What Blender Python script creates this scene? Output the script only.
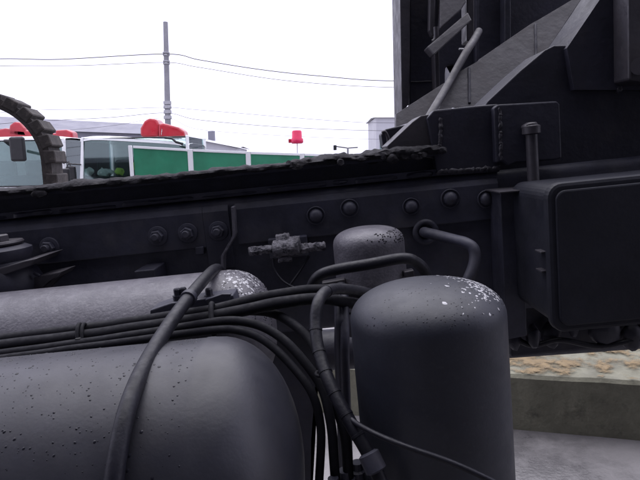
import bpy, bmesh, math, random
from mathutils import Vector, Matrix, noise

for o in list(bpy.data.objects):
    bpy.data.objects.remove(o)
sc = bpy.context.scene
C = sc.collection
rnd = random.Random(7)

# ------------------------------------------------------------------ camera
F = 540.0                                   # focal length in photo pixels (640 wide)
EYE = Vector((0.0, 0.0, 1.35))
PITCH, ROLL, TILT = math.radians(8.4), 0.022, 0.078
fw = Vector((0, math.cos(PITCH), -math.sin(PITCH)))
r0 = Vector((1, 0, 0)); u0 = Vector((0, math.sin(PITCH), math.cos(PITCH)))
rt = r0 * math.cos(ROLL) - u0 * math.sin(ROLL)
up = r0 * math.sin(ROLL) + u0 * math.cos(ROLL)
cam = bpy.data.objects.new('camera', bpy.data.cameras.new('camera'))
C.objects.link(cam)
cam.matrix_world = Matrix(((rt.x, up.x, -fw.x, EYE.x), (rt.y, up.y, -fw.y, EYE.y),
                           (rt.z, up.z, -fw.z, EYE.z), (0, 0, 0, 1)))
cam.data.sensor_width = 36; cam.data.lens = 36 * F / 640
cam.data.clip_start = 0.02; cam.data.clip_end = 3000
sc.camera = cam

# ------------------------------------------------------------------ light
SUN_EL, SUN_AZ = math.radians(72), math.radians(-10)      # azimuth from +Y towards +X
w = bpy.data.worlds.new('World'); sc.world = w; w.use_nodes = True
nt = w.node_tree; nt.nodes.clear()
sky = nt.nodes.new('ShaderNodeTexSky'); sky.sky_type = 'NISHITA'; sky.sun_disc = False
sky.sun_elevation = SUN_EL; sky.sun_rotation = SUN_AZ
sky.air_density = 2.0; sky.dust_density = 6.0; sky.ozone_density = 1.0
hs = nt.nodes.new('ShaderNodeHueSaturation'); hs.inputs['Saturation'].default_value = 0.10
mx = nt.nodes.new('ShaderNodeMixRGB'); mx.inputs[0].default_value = 0.75
mx.inputs[2].default_value = (11.4, 11.2, 14.3, 1)
bg = nt.nodes.new('ShaderNodeBackground'); bg.inputs[1].default_value = 0.10
wo = nt.nodes.new('ShaderNodeOutputWorld')
nt.links.new(sky.outputs[0], hs.inputs['Color']); nt.links.new(hs.outputs[0], mx.inputs[1])
nt.links.new(mx.outputs[0], bg.inputs[0]); nt.links.new(bg.outputs[0], wo.inputs[0])
sl = bpy.data.lights.new('sun', 'SUN'); sl.energy = 1.5; sl.angle = math.radians(80); sl.color = (1, .98, .96)
so = bpy.data.objects.new('sun', sl); C.objects.link(so)
sd = Vector((math.sin(SUN_AZ) * math.cos(SUN_EL), math.cos(SUN_AZ) * math.cos(SUN_EL), math.sin(SUN_EL)))
so.rotation_euler = sd.to_track_quat('Z', 'Y').to_euler(); so.location = (0, 0, 30)
sc.view_settings.view_transform = 'Standard'; sc.view_settings.look = 'None'
sc.view_settings.gamma = 1; sc.view_settings.use_curve_mapping = False
sc.view_settings.exposure = 0.55

# ------------------------------------------------------------------ pixel -> place
TM = Matrix.Rotation(-TILT, 4, 'Y'); TI = TM.inverted()
def ray(px, py):
    return rt * ((px - 320) / F) - up * ((py - 240) / F) + fw
def W(px, py, Y):                 # world point on the plane y = Y
    d = ray(px, py); return EYE + d * (Y / d.y)
def P(px, py, Y):                 # the same in the truck's own axes (truck stands on a slight slope)
    return TI @ W(px, py, Y)
CL = TI @ EYE
def gz(x, y):                     # ground height: the yard rises gently to the right under the truck
    k = 1.0 / (1.0 + math.exp(max(-20, min(20, (y - 6.5) * 1.6))))
    return math.tan(TILT) * 5.0 * math.tanh(x / 5.0) * k

# ------------------------------------------------------------------ materials
M = {}
def mat(name, col, rough=.5, metal=0.0, var=.25, scale=8.0, bump=.0, bscale=60.0, rvar=.1, spot=None, spotscale=5.0,
        spotlo=.55, spothi=.7, coat=0.0, spec=.5, stretch=None, spotrough=None):
    m = bpy.data.materials.new(name); m.use_nodes = True; n = m.node_tree; L = n.links
    b = n.nodes['Principled BSDF']
    tc = n.nodes.new('ShaderNodeTexCoord'); src = tc.outputs['Object']
    if stretch:
        mp = n.nodes.new('ShaderNodeMapping'); mp.inputs['Scale'].default_value = stretch
        L.new(src, mp.inputs[0]); src = mp.outputs[0]
    nz = n.nodes.new('ShaderNodeTexNoise'); nz.inputs['Scale'].default_value = scale
    nz.inputs['Detail'].default_value = 6; nz.inputs['Roughness'].default_value = .65
    L.new(src, nz.inputs['Vector'])
    rp = n.nodes.new('ShaderNodeValToRGB')
    rp.color_ramp.elements[0].position = .3; rp.color_ramp.elements[1].position = .7
    rp.color_ramp.elements[0].color = (*[max(0, c * (1 - var)) for c in col], 1)
    rp.color_ramp.elements[1].color = (*[min(1, c * (1 + var)) for c in col], 1)
    L.new(nz.outputs['Fac'], rp.inputs[0]); out = rp.outputs[0]
    rr = n.nodes.new('ShaderNodeMapRange'); rr.inputs['From Min'].default_value = .3; rr.inputs['From Max'].default_value = .7
    rr.inputs['To Min'].default_value = max(.02, rough - rvar); rr.inputs['To Max'].default_value = min(1, rough + rvar)
    n2 = n.nodes.new('ShaderNodeTexNoise'); n2.inputs['Scale'].default_value = scale * 2.7; n2.inputs['Detail'].default_value = 4
    L.new(src, n2.inputs['Vector']); L.new(n2.outputs['Fac'], rr.inputs['Value']); rout = rr.outputs[0]
    if spot:
        n3 = n.nodes.new('ShaderNodeTexNoise'); n3.inputs['Scale'].default_value = spotscale; n3.inputs['Detail'].default_value = 8
        n3.inputs['Roughness'].default_value = .7; L.new(src, n3.inputs['Vector'])
        mr = n.nodes.new('ShaderNodeMapRange'); mr.inputs['From Min'].default_value = spotlo; mr.inputs['From Max'].default_value = spothi
        L.new(n3.outputs['Fac'], mr.inputs['Value'])
        mi = n.nodes.new('ShaderNodeMixRGB'); mi.inputs[2].default_value = (*spot, 1)
        L.new(mr.outputs[0], mi.inputs[0]); L.new(out, mi.inputs[1]); out = mi.outputs[0]
        if spotrough is not None:
            mm = n.nodes.new('ShaderNodeMapRange'); mm.inputs['To Max'].default_value = spotrough
            L.new(mr.outputs[0], mm.inputs['Value']); L.new(rout, mm.inputs['To Min']); rout = mm.outputs[0]
    L.new(out, b.inputs['Base Color']); L.new(rout, b.inputs['Roughness'])
    b.inputs['Metallic'].default_value = metal; b.inputs['Specular IOR Level'].default_value = spec
    b.inputs['Coat Weight'].default_value = coat; b.inputs['Coat Roughness'].default_value = .1
    if bump:
        n4 = n.nodes.new('ShaderNodeTexNoise'); n4.inputs['Scale'].default_value = bscale; n4.inputs['Detail'].default_value = 5
        L.new(src, n4.inputs['Vector'])
        bp = n.nodes.new('ShaderNodeBump'); bp.inputs['Strength'].default_value = bump; bp.inputs['Distance'].default_value = .004
        L.new(n4.outputs['Fac'], bp.inputs['Height']); L.new(bp.outputs[0], b.inputs['Normal'])
    M[name] = m; return m

mat('frame_paint', (.036, .037, .056), .50, var=.35, scale=14, bump=.18, bscale=90, spot=(.070, .067, .078), spotscale=9, spotlo=.52, spothi=.75, spotrough=.7)
mat('dark_paint', (.017, .017, .030), .55, var=.35, scale=10, bump=.25, bscale=70, spot=(.026, .023, .03), spotscale=8)
mat('crane_paint', (.040, .037, .045), .5, var=.3, scale=12, bump=.2, bscale=80, spot=(.055, .048, .052), spotscale=11, spotlo=.5, spothi=.75, spotrough=.7)
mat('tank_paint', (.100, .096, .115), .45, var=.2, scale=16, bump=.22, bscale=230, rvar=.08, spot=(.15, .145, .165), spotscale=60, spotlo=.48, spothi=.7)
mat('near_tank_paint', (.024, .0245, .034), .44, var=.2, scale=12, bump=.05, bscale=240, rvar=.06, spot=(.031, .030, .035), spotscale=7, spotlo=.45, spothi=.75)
mat('dryer_paint', (.018, .020, .031), .5, var=.2, scale=20, bump=.05, bscale=300, rvar=.05, spot=(.026, .027, .037), spotscale=120, spotlo=.55, spothi=.68)
mat('box_paint', (.015, .016, .024), .6, spec=.3, var=.3, scale=9, bump=.12, bscale=120)
mat('rubber_hose', (.009, .009, .015), .5, spec=.35, var=.3, scale=40, bump=.12, bscale=200)
mat('shaded_rubber', (.007, .007, .011), .7, spec=.22, var=.3, scale=40, bump=.12, bscale=200)  # darker copy of the hose rubber, shade between the tanks put into colour
mat('dirt_mat', (.013, .012, .016), .97, var=.6, scale=45, bump=.9, bscale=120, spot=(.05, .045, .047), spotscale=40, spotlo=.6, spothi=.72)
mat('corroded', (.17, .165, .185), .8, var=.6, scale=90, bump=.9, bscale=220, spot=(.02, .02, .03), spotscale=60, spotlo=.5, spothi=.6)
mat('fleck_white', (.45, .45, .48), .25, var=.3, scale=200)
mat('weld', (.035, .033, .042), .5, var=.5, scale=80, bump=.6, bscale=150)
mat('tyre', (.018, .018, .02), .85, var=.3, bump=.4)
mat('concrete_yard', (.21, .20, .205), .5, var=.22, scale=2.2, bump=.5, bscale=70, rvar=.2, spot=(.13, .125, .13), spotscale=1.6, spotlo=.48, spothi=.62, spotrough=.25)
mat('kerb_concrete', (.20, .195, .145), .85, var=.3, scale=7, bump=.6, bscale=60, spot=(.10, .097, .075), spotscale=9, spotlo=.55, spothi=.7)
mat('yellow_remnant', (.24, .16, .06), .85, var=.45, scale=25, bump=.5, bscale=80, spot=(.13, .125, .11), spotscale=14, spotlo=.46, spothi=.58)
mat('track_rubber', (.034, .029, .027), .85, var=.4, scale=25, bump=.5, bscale=90, spot=(.10, .085, .075), spotscale=16, spotlo=.55, spothi=.75)
mat('white_paint', (.78, .79, .79), .3, var=.04, scale=3, coat=.4, spot=(.6, .6, .58), spotscale=4, spotlo=.6, spothi=.85)
mat('red_paint', (.36, .010, .022), .35, var=.2, scale=3, coat=.4)
mat('red_lamp', (.62, .015, .085), .3, var=.1)
mat('green_board', (.020, .19, .10), .55, var=.18, scale=3, bump=.1, bscale=40, spot=(.03, .2, .11), spotscale=2.5)
mat('black_plastic', (.014, .014, .016), .5, var=.2)
mat('grey_seat', (.06, .07, .07), .8)
mat('vest_yellow', (.55, .75, .12), .7)
mat('white_cloth', (.75, .75, .72), .8)
mat('pole_concrete', (.25, .25, .27), .9, var=.15, scale=2)
mat('porcelain', (.35, .35, .37), .4)
mat('wire_black', (.06, .06, .07), .6)
mat('grey_roof', (.20, .20, .24), .7, var=.12, scale=.3)
mat('pale_wall', (.5, .5, .53), .8, var=.08, scale=.4)
mat('dark_cladding', (.05, .05, .06), .6, var=.2, scale=2)
mat('steel', (.3, .3, .32), .4, metal=.7)
mat('label_plate', (.34, .32, .2), .7, var=.2, scale=40)
# glass and water
g = bpy.data.materials.new('cab_glass'); g.use_nodes = True; n = g.node_tree; n.nodes.clear()
tr = n.nodes.new('ShaderNodeBsdfTransparent'); tr.inputs[0].default_value = (.80, .90, .88, 1)
gl = n.nodes.new('ShaderNodeBsdfGlossy'); gl.inputs['Roughness'].default_value = .03; gl.inputs[0].default_value = (.8, .9, .9, 1)
fr = n.nodes.new('ShaderNodeFresnel'); fr.inputs[0].default_value = 1.75
ms = n.nodes.new('ShaderNodeMixShader'); ou = n.nodes.new('ShaderNodeOutputMaterial')
n.links.new(fr.outputs[0], ms.inputs[0]); n.links.new(tr.outputs[0], ms.inputs[1]); n.links.new(gl.outputs[0], ms.inputs[2]); n.links.new(ms.outputs[0], ou.inputs[0]); M['cab_glass'] = g
g = bpy.data.materials.new('water_bead'); g.use_nodes = True; b = g.node_tree.nodes['Principled BSDF']
nzw = g.node_tree.nodes.new('ShaderNodeTexNoise'); nzw.inputs['Scale'].default_value = 30
rw = g.node_tree.nodes.new('ShaderNodeValToRGB'); rw.color_ramp.elements[0].color = (.010, .010, .015, 1); rw.color_ramp.elements[1].color = (.022, .022, .03, 1)
g.node_tree.links.new(nzw.outputs[0], rw.inputs[0]); g.node_tree.links.new(rw.outputs[0], b.inputs['Base Color'])
b.inputs['Roughness'].default_value = .04; b.inputs['IOR'].default_value = 1.33
M['water_bead'] = g

# ------------------------------------------------------------------ mesh helpers
def obj(name, bm, m, parent=None, smooth=False, bevel=0.0, loc=None):
    if isinstance(bm, bmesh.types.BMesh):
        bmesh.ops.recalc_face_normals(bm, faces=bm.faces[:])
        me = bpy.data.meshes.new(name); bm.to_mesh(me); bm.free()
        me.materials.append(M[m])
        if smooth:
            for p in me.polygons: p.use_smooth = True
    else:
        me = bm
    o = bpy.data.objects.new(name, me); C.objects.link(o)
    if parent: o.parent = parent
    if loc is not None: o.location = loc
    if bevel:
        b = o.modifiers.new('bevel', 'BEVEL'); b.width = bevel; b.segments = 2; b.limit_method = 'ANGLE'; b.angle_limit = math.radians(35)
    if smooth:
        try:
            me.set_sharp_from_angle(angle=math.radians(50))
        except Exception: pass
    return o
def tag(o, label, cat, group=None):
    o['label'] = label; o['category'] = cat
    if group: o['group'] = group
    return o
def empty(name, loc=(0, 0, 0), label=None, cat=None, group=None, rz=0.0):
    o = bpy.data.objects.new(name, None); C.objects.link(o); o.location = loc; o.rotation_euler[2] = rz
    if label: tag(o, label, cat, group)
    return o
def struct(o):
    o['kind'] = 'structure'; return o
def poly_prism(bm, front, off):
    """front: list of Vector; off: Vector offset to the back face"""
    a = [bm.verts.new(p) for p in front]; b = [bm.verts.new(p + off) for p in front]
    n_ = len(a)
    bm.faces.new(a); bm.faces.new(b[::-1])
    for i in range(n_):
        bm.faces.new((a[i], b[i], b[(i + 1) % n_], a[(i + 1) % n_]))
    return bm
def plate(name, pts, Y, th, m, parent, bevel=.002):
    bm = bmesh.new()
    poly_prism(bm, [P(x, y, (Y if not q else q[0])) for (x, y, *q) in pts], Vector((0, th, 0)))
    bmesh.ops.triangulate(bm, faces=[f for f in bm.faces if len(f.verts) > 4])
    return obj(name, bm, m, parent, bevel=bevel)
def box(bm, x0, x1, y0, y1, z0, z1):
    return poly_prism(bm, [Vector(p) for p in ((x0, y0, z0), (x1, y0, z0), (x1, y0, z1), (x0, y0, z1))], Vector((0, y1 - y0, 0)))
def boxo(name, x0, x1, y0, y1, z0, z1, m, parent=None, bevel=.0):
    return obj(name, box(bmesh.new(), x0, x1, y0, y1, z0, z1), m, parent, bevel=bevel)
def catmull(pts, n_=8):
    out = []
    for i in range(len(pts) - 1):
        p0 = pts[max(i - 1, 0)]; p1 = pts[i]; p2 = pts[i + 1]; p3 = pts[min(i + 2, len(pts) - 1)]
        for k in range(n_):
            t = k / n_
            out.append(.5 * ((2 * p1) + (p2 - p0) * t + (2 * p0 - 5 * p1 + 4 * p2 - p3) * t * t + (3 * p1 - p0 - 3 * p2 + p3) * t ** 3))
    out.append(pts[-1]); return out
def sweep(bm, path, r, seg=14, cap=True):
    """r: number or list"""
    rings = []; prev = None
    for i, p in enumerate(path):
        t = (path[min(i + 1, len(path) - 1)] - path[max(i - 1, 0)]).normalized()
        if prev is None:
            a = Vector((0, 0, 1)) if abs(t.z) < .9 else Vector((1, 0, 0))
            u = t.cross(a).normalized()
        else:
            u = (prev - t * prev.dot(t)).normalized()
        prev = u; v = t.cross(u)
        rr = r[i] if isinstance(r, (list, tuple)) else r
        rings.append([bm.verts.new(p + u * (rr * math.cos(2 * math.pi * k / seg)) + v * (rr * math.sin(2 * math.pi * k / seg))) for k in range(seg)])
    for a, b in zip(rings, rings[1:]):
        for k in range(seg):
            bm.faces.new((a[k], a[(k + 1) % seg], b[(k + 1) % seg], b[k]))
    if cap:
        bm.faces.new(rings[0][::-1]); bm.faces.new(rings[-1])
    return bm
def tube(name, pts, r, m, parent, n_=8, seg=14, wob=0.0):
    path = catmull([P(*p) for p in pts], n_)
    if wob:
        path = [p + Vector((noise.noise(p * 20) * wob, 0, noise.noise(p * 20 + Vector((9, 9, 9))) * wob)) for p in path]
    return obj(name, sweep(bmesh.new(), path, r, seg), m, parent, smooth=True)
def lathe(bm, prof, seg=48, origin=Vector(), axis='Z'):
    """prof: list of (radius, height); axis Z or X or Y"""
    rings = []
    def pt(r, h, a):
        c, s = r * math.cos(a), r * math.sin(a)
        return origin + (Vector((c, s, h)) if axis == 'Z' else Vector((h, c, s)) if axis == 'X' else Vector((c, h, s)))
    for r, h in prof:
        rings.append([bm.verts.new(pt(max(r, 1e-5), h, 2 * math.pi * k / seg)) for k in range(seg)])
    for a, b in zip(rings, rings[1:]):
        for k in range(seg):
            bm.faces.new((a[k], a[(k + 1) % seg], b[(k + 1) % seg], b[k]))
    bm.faces.new(rings[0]); bm.faces.new(rings[-1])
    bmesh.ops.remove_doubles(bm, verts=bm.verts[:], dist=2e-5)
    return bm
def bead(bm, c, nrm, r, flat=.45, irr=0.0):
    t = nrm.orthogonal().normalized(); b_ = nrm.cross(t)
    seg = 7; top = bm.verts.new(c + nrm * r * flat); prev = None
    sx = rnd.uniform(.8, 1.25) * (1 + irr * rnd.random()); ang = rnd.uniform(0, 3) if irr else 0
    t, b_ = t * math.cos(ang) + b_ * math.sin(ang), b_ * math.cos(ang) - t * math.sin(ang)
    wv = [1 + irr * rnd.uniform(-.4, .4) for i in range(7)]
    rows = []
    for q, (k, h) in enumerate(((.6, .82), (1.0, .15), (1.02, -.2))):
        rows.append([bm.verts.new(c + t * (r * k * wv[i] * sx * math.cos(2 * math.pi * i / seg)) + b_ * (r * k * wv[i] * math.sin(2 * math.pi * i / seg)) + nrm * (r * flat * h)) for i in range(seg)])
    for i in range(seg):
        bm.faces.new((top, rows[0][i], rows[0][(i + 1) % seg]))
        for a, b in zip(rows, rows[1:]):
            bm.faces.new((a[i], b[i], b[(i + 1) % seg], a[(i + 1) % seg]))

# ------------------------------------------------------------------ ground
bm = bmesh.new()
xs = [-900, -300, -100, -40, -20] + [-12 + .5 * i for i in range(49)] + [20, 40, 100, 300, 900]
ys = [-300, -60, -20, -8, -4] + [-2 + .5 * i for i in range(29)] + [16, 22, 40, 80, 200, 500, 1500]
gv = [[bm.verts.new((x, y, gz(x, y))) for x in xs] for y in ys]
for j in range(len(ys) - 1):
    for i in range(len(xs) - 1):
        bm.faces.new((gv[j][i], gv[j][i + 1], gv[j + 1][i + 1], gv[j + 1][i]))
struct(obj('ground', bm, 'concrete_yard', smooth=True))

# ================================================================== THE CRANE TRUCK
truck = empty('crane_truck', (0, 0, 0), 'black painted crane truck chassis with air tanks, hoses, air dryer and toolbox', 'truck')
truck.rotation_euler = (0, -TILT, 0)
X0, X1 = -3.9, 4.2
RY = 1.10                                                 # front face of the near frame rail
zA = P(230, 197, RY).z                                    # top of rail
zB = P(280, 240, RY).z                                    # lower edge of the reinforcement plates
zC = P(220, 172.5, RY).z                                    # top of sub-frame channel
zR = zA - .30                                             # bottom of rail
def rail_profile(yf, sgn, za, zb, fl=.08, t=.009, rad=.02):
    """C section; yf web outside face; flanges run to the inside (sgn)"""
    out = []
    for k in range(7):
        a = math.pi / 2 * k / 6
        out.append((yf + sgn * (rad - rad * math.sin(a)), za - rad + rad * math.cos(a)))   # top corner: top -> face
    out = out[::1]
    prof = [(yf + sgn * fl, za)] + out
    for k in range(7):
        a = math.pi / 2 * k / 6
        prof.append((yf + sgn * (rad - rad * math.cos(a)), zb + rad - rad * math.sin(a)))
    prof += [(yf + sgn * fl, zb), (yf + sgn * fl, zb + t), (yf + sgn * t, zb + t), (yf + sgn * t, za - t), (yf + sgn * fl, za - t)]
    return prof
def extrude_x(name, prof, x0, x1, m, parent, smooth=True):
    bm = bmesh.new()
    a = [bm.verts.new((x0, y, z)) for y, z in prof]; b = [bm.verts.new((x1, y, z)) for y, z in prof]
    k = len(prof)
    for i in range(k):
        bm.faces.new((a[i], b[i], b[(i + 1) % k], a[(i + 1) % k]))
    fa = bm.faces.new(a); fb = bm.faces.new(b[::-1])
    bmesh.ops.triangulate(bm, faces=[fa, fb])
    return obj(name, bm, m, parent, smooth=smooth)
rail = extrude_x('frame_rail', rail_profile(RY, 1, zA, zR), X0, X1, 'frame_paint', truck)
extrude_x('frame_rail', rail_profile(1.95, -1, zA, zR), X0, X1, 'frame_paint', truck)
for x in (-3.0, -1.9, -.75, .28, 1.5, 2.6):
    boxo('cross_member', x - .05, x + .05, RY + .0105, 1.939, zR + .03, zA - .03, 'dark_paint', truck, .004)
# reinforcement plates lapped over the rail
def rplate(px0, px1, zlo=None, pr=.008):
    x0, x1 = (px0 if px0 < -3 else P(px0, 240, RY).x), P(px1, 230, RY).x
    zt = zA - .014; zb = zB if zlo is None else zlo
    prof = [(RY - .0005, zt), (RY - pr * .5, zt - .003), (RY - pr, zt - .012), (RY - pr, zb + .002), (RY - pr + .002, zb), (RY - .0005, zb)]
    return extrude_x('reinforcement_plate', prof, x0, x1, 'frame_paint', truck, smooth=False)
pl1 = rplate(-3.9, 205.0); pl2 = rplate(206.6, 231, zB - .045); pl3 = rplate(239, 499)
# hex flange bolts and dome rivets
def hex_bolt_mesh():
    bm = bmesh.new()
    lathe(bm, [(.0205, 0), (.0205, -.003), (.0195, -.0045), (.0145, -.006)], 24, axis='Y')
    vs = [[bm.verts.new((r * math.cos(math.pi / 3 * k + .2), h, r * math.sin(math.pi / 3 * k + .2))) for k in range(6)] for r, h in ((.0135, -.004), (.0135, -.014), (.0115, -.0165))]
    for a, b in zip(vs, vs[1:]):
        for k in range(6): bm.faces.new((a[k], a[(k + 1) % 6], b[(k + 1) % 6], b[k]))
    bm.faces.new(vs[-1])
    lathe(bm, [(.0075, -.0164), (.0075, -.0235), (.006, -.0255)], 12, axis='Y')
    bmesh.ops.recalc_face_normals(bm, faces=bm.faces[:])
    me = bpy.data.meshes.new('bolt'); bm.to_mesh(me); bm.free(); me.materials.append(M['frame_paint']); return me
def rivet_mesh():
    bm = bmesh.new()
    prof = [(.021, 0), (.021, -.0035), (.0185, -.005), (.0178, -.0022), (.0150, -.0022)]
    prof += [(.0150 * math.cos(a), -.0025 - .0125 * math.sin(a)) for a in [math.pi / 2 * k / 7 for k in range(8)]]
    lathe(bm, prof, 28, axis='Y'); bmesh.ops.recalc_face_normals(bm, faces=bm.faces[:])
    me = bpy.data.meshes.new('rivet'); bm.to_mesh(me); bm.free(); me.materials.append(M['frame_paint'])
    for p in me.polygons: p.use_smooth = True
    return me
hb, rv = hex_bolt_mesh(), rivet_mesh()
yf = RY - .008
for px, py, par in ((50, 247, pl1), (158, 236, pl1), (188, 233, pl1), (218.5, 231, pl2), (-70, 259, pl1), (-30, 254, pl1)):
    o = obj('bolt', hb, None, par, loc=P(px, py, yf)); o.rotation_euler = (0, rnd.uniform(0, 1), 0)
for px, py in ((316, 215.5), (349.5, 208), (411, 206.5), (450, 198.5), (486, 199)):
    o = obj('rivet', rv, None, pl3, loc=P(px, py, yf)); o.rotation_euler = (0, rnd.uniform(0, 3), 0); s = rnd.uniform(.85, .97); o.scale = (s, s, s)
o = plate('square_nut', [(195, 247.5), (203.5, 246.5), (204, 254.5), (195.5, 255.5)], RY - .014, .013, 'frame_paint', rail)
# sub-frame channel, open towards the viewer
prof = [(RY + .002, zA + .0005), (RY + .002, zA + .014), (RY + .034, zA + .014), (RY + .034, zC - .010), (RY - .004, zC - .010), (RY - .004, zC),
        (RY + .046, zC), (RY + .046, zA + .0005)]
xe = P(438, 150, RY).x
sub = extrude_x('subframe_channel', prof, X0, xe, 'frame_paint', truck, smooth=False)
prof2 = [(1.95 - .002 - (y - RY - .002), z) for y, z in prof]
extrude_x('subframe_channel', prof2, X0, xe, 'dark_paint', truck, smooth=False)
# broken packing strips squeezed out between rail and sub-frame
def ragged_strip(name, x0, x1, y0, y1, z0, z1, amp, m, parent, step=.006, seed=0., zamp=None, seg=10):
    bm = bmesh.new(); rings = []; k = max(3, int((x1 - x0) / step))
    zamp = amp if zamp is None else zamp
    cy, cz, ry, rz = (y0 + y1) / 2, (z0 + z1) / 2, (y1 - y0) / 2, (z1 - z0) / 2
    for i in range(k + 1):
        x = x0 + (x1 - x0) * i / k; ring = []
        for j in range(seg):
            a = 2 * math.pi * j / seg; c, s = math.cos(a), math.sin(a)
            sc_ = (1 / max(abs(c), abs(s)) ** .5) * (.25 + .75 * min(1, min(i, k - i) * step / (1.2 * (rz + .002))) ** .5)
            q = Vector((x * 34, c * 1.3 + seed, s * 1.3)); q2 = Vector((x * 9, seed * 3 + c * .4, s * .4))
            dn = noise.noise(q) * .6 + noise.noise(q * 2.7) * .35 + noise.noise(q2) * .9
            ring.append(bm.verts.new((x + noise.noise(q * 3) * step * .4, cy + c * sc_ * ry + dn * amp * c, cz + s * sc_ * rz + dn * zamp * s)))
        rings.append(ring)
    for a, b in zip(rings, rings[1:]):
        for j in range(seg): bm.faces.new((a[j], a[(j + 1) % seg], b[(j + 1) % seg], b[j]))
    bm.faces.new(rings[0][::-1]); bm.faces.new(rings[-1])
    return obj(name, bm, m, parent, smooth=True)
for k, (a, b, d) in enumerate(((-60, 6, .0), (10, 52, .006), (56, 118, .001), (121, 196, .003), (200, 262, -.001), (268, 330, .004), (334, 352, .007), (356, 402, .001), (408, 437, .006))):
    ragged_strip('packing_strip', P(a, 210, RY).x, P(b, 205, RY).x, RY - .001 - d * .7, RY + .026, zA + .0005, zA + .009 + d * .5, .004, 'dark_paint', truck, seed=k * 5.1, zamp=.003)
ragged_strip('packing_strip', X0, P(-64, 210, RY).x, RY - .004, RY + .03, zA + .0005, zA + .015, .0035, 'dark_paint', truck, seed=77, zamp=.003)
# perished rubber matting on top of the channel
ragged_strip('rubber_mat', X0, P(300, 160, RY).x, RY - .022, RY + .075, zC - .006, zC + .009, .007, 'dirt_mat', truck, step=.005, seed=3, zamp=.008, seg=14)
ragged_strip('rubber_mat', P(285, 160, RY).x, P(441, 148, RY).x, RY - .024, RY + .075, zC - .007, zC + .011, .012, 'dirt_mat', truck, step=.003, seed=13, zamp=.012, seg=16)
for k in range(16):
    px = rnd.choice((rnd.uniform(-5, 438), rnd.uniform(380, 436), rnd.uniform(300, 436))); x = P(px, 160, RY).x; L_ = rnd.uniform(.006, .022)
    ragged_strip('mat_shred', x, x + rnd.uniform(.012, .035), RY - .028, RY - .012, zC - .004 - L_ * .5, zC + .004, .006, 'dirt_mat', truck, step=.0025, seed=31 + k * 3.7, zamp=.007, seg=8)
# thin bent bracket standing off the rail
bm = bmesh.new()
pth = [(231, 207), (232.6, 234), (231.5, 238), (221, 256), (221, 290)]
fr_ = [P(x, y, 1.055) for x, y in pth]
poly_prism(bm, fr_ + [p + Vector((.0045, 0, -.001)) for p in fr_[::-1]], Vector((0, .035, 0)))
bmesh.ops.triangulate(bm, faces=[f for f in bm.faces if len(f.verts) > 4])
obj('bent_bracket', bm, 'tank_paint', truck, bevel=.0005)

# ------------------------------------------------------------------ air tanks
def tangent_z(px, py, Y0, R):
    d = TI.to_3x3() @ ray(px, py); a = math.atan2(-d.z, d.y)
    return CL.z - (Y0 * math.sin(a) + R) / math.cos(a)
def make_tank(name, m, Y0, R, px_ref, px_end, py_end, xl, dome, sup=2.2):
    z0 = tangent_z(*px_ref, Y0, R)
    xr = P(px_end, py_end, Y0).x - dome
    prof = []
    def dm(k, s): # superellipse dome
        a = math.pi / 2 * k / 14
        return (R * abs(math.cos(a)) ** (2 / sup), dome * abs(math.sin(a)) ** (2 / sup) * s)
    for k in range(14, -1, -1): r, h = dm(k, -1); prof.append((r, xl + h))
    prof += [(R, xl + .02), (R, xr - .006), (R + .0006, xr - .003), (R + .0006, xr + .002), (R, xr + .005)]
    for k in range(1, 15): r, h = dm(k, 1); prof.append((r, xr + .005 + h))
    o = obj(name, lathe(bmesh.new(), prof, 72, Vector((0, Y0, z0)), 'X'), m, truck, smooth=True)
    return o, z0, xr
RL, YL, RU, YU = .150, .60, .104, .915
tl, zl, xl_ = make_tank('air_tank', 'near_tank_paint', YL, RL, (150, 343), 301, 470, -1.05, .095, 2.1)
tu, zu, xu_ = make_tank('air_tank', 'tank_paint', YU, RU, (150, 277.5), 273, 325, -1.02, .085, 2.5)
def tank_hit(px, py, Y0, z0, R):
    d = TI.to_3x3() @ ray(px, py)
    a = d.y ** 2 + d.z ** 2; b = 2 * (-Y0 * d.y + (CL.z - z0) * d.z); c = Y0 ** 2 + (CL.z - z0) ** 2 - R * R
    q = b * b - 4 * a * c
    if q < 0: return None
    return CL + d * ((-b - math.sqrt(q)) / (2 * a))
bm = bmesh.new()
for i in range(1500):
    x = rnd.uniform(-.62, xl_ - .005); a = rnd.uniform(math.radians(35), math.radians(175))
    nrm = Vector((0, -math.cos(math.radians(180) - a) * -1, math.sin(a)))
    nrm = Vector((0, math.cos(a), math.sin(a)))
    bead(bm, Vector((x, YL, zl)) + nrm * RL, nrm, rnd.choice((.0005, .0006, .0007, .0009, .0011, .0015)) * rnd.uniform(.8, 1.2), .3)
wd = obj('water_drops', bm, 'water_bead', tl, smooth=True); wd['kind'] = 'stuff'
bm = bmesh.new()
for i in range(420):
    k = rnd.uniform(.05, .85); a = rnd.uniform(math.radians(30), math.radians(165)); th = k * math.pi / 2
    sup = 2.5
    r = RU * math.cos(th) ** (2 / sup); h = .085 * math.sin(th) ** (2 / sup)
    nrm = Vector((math.sin(th), math.cos(th) * math.cos(a), math.cos(th) * math.sin(a))).normalized()
    bead(bm, Vector((xu_ + .005 + h, YU + r * math.cos(a), zu + r * math.sin(a))), nrm, rnd.uniform(.0006, .0015), .4)
wd = obj('water_drops', bm, 'water_bead', tu, smooth=True); wd['kind'] = 'stuff'
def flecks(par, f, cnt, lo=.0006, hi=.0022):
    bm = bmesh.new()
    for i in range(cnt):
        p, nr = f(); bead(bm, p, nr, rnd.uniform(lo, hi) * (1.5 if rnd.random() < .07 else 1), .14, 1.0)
    o = obj('glint_flecks', bm, 'fleck_white', par, smooth=True); o['kind'] = 'stuff'  # pale flecks painted in for glints of the wet film
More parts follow.
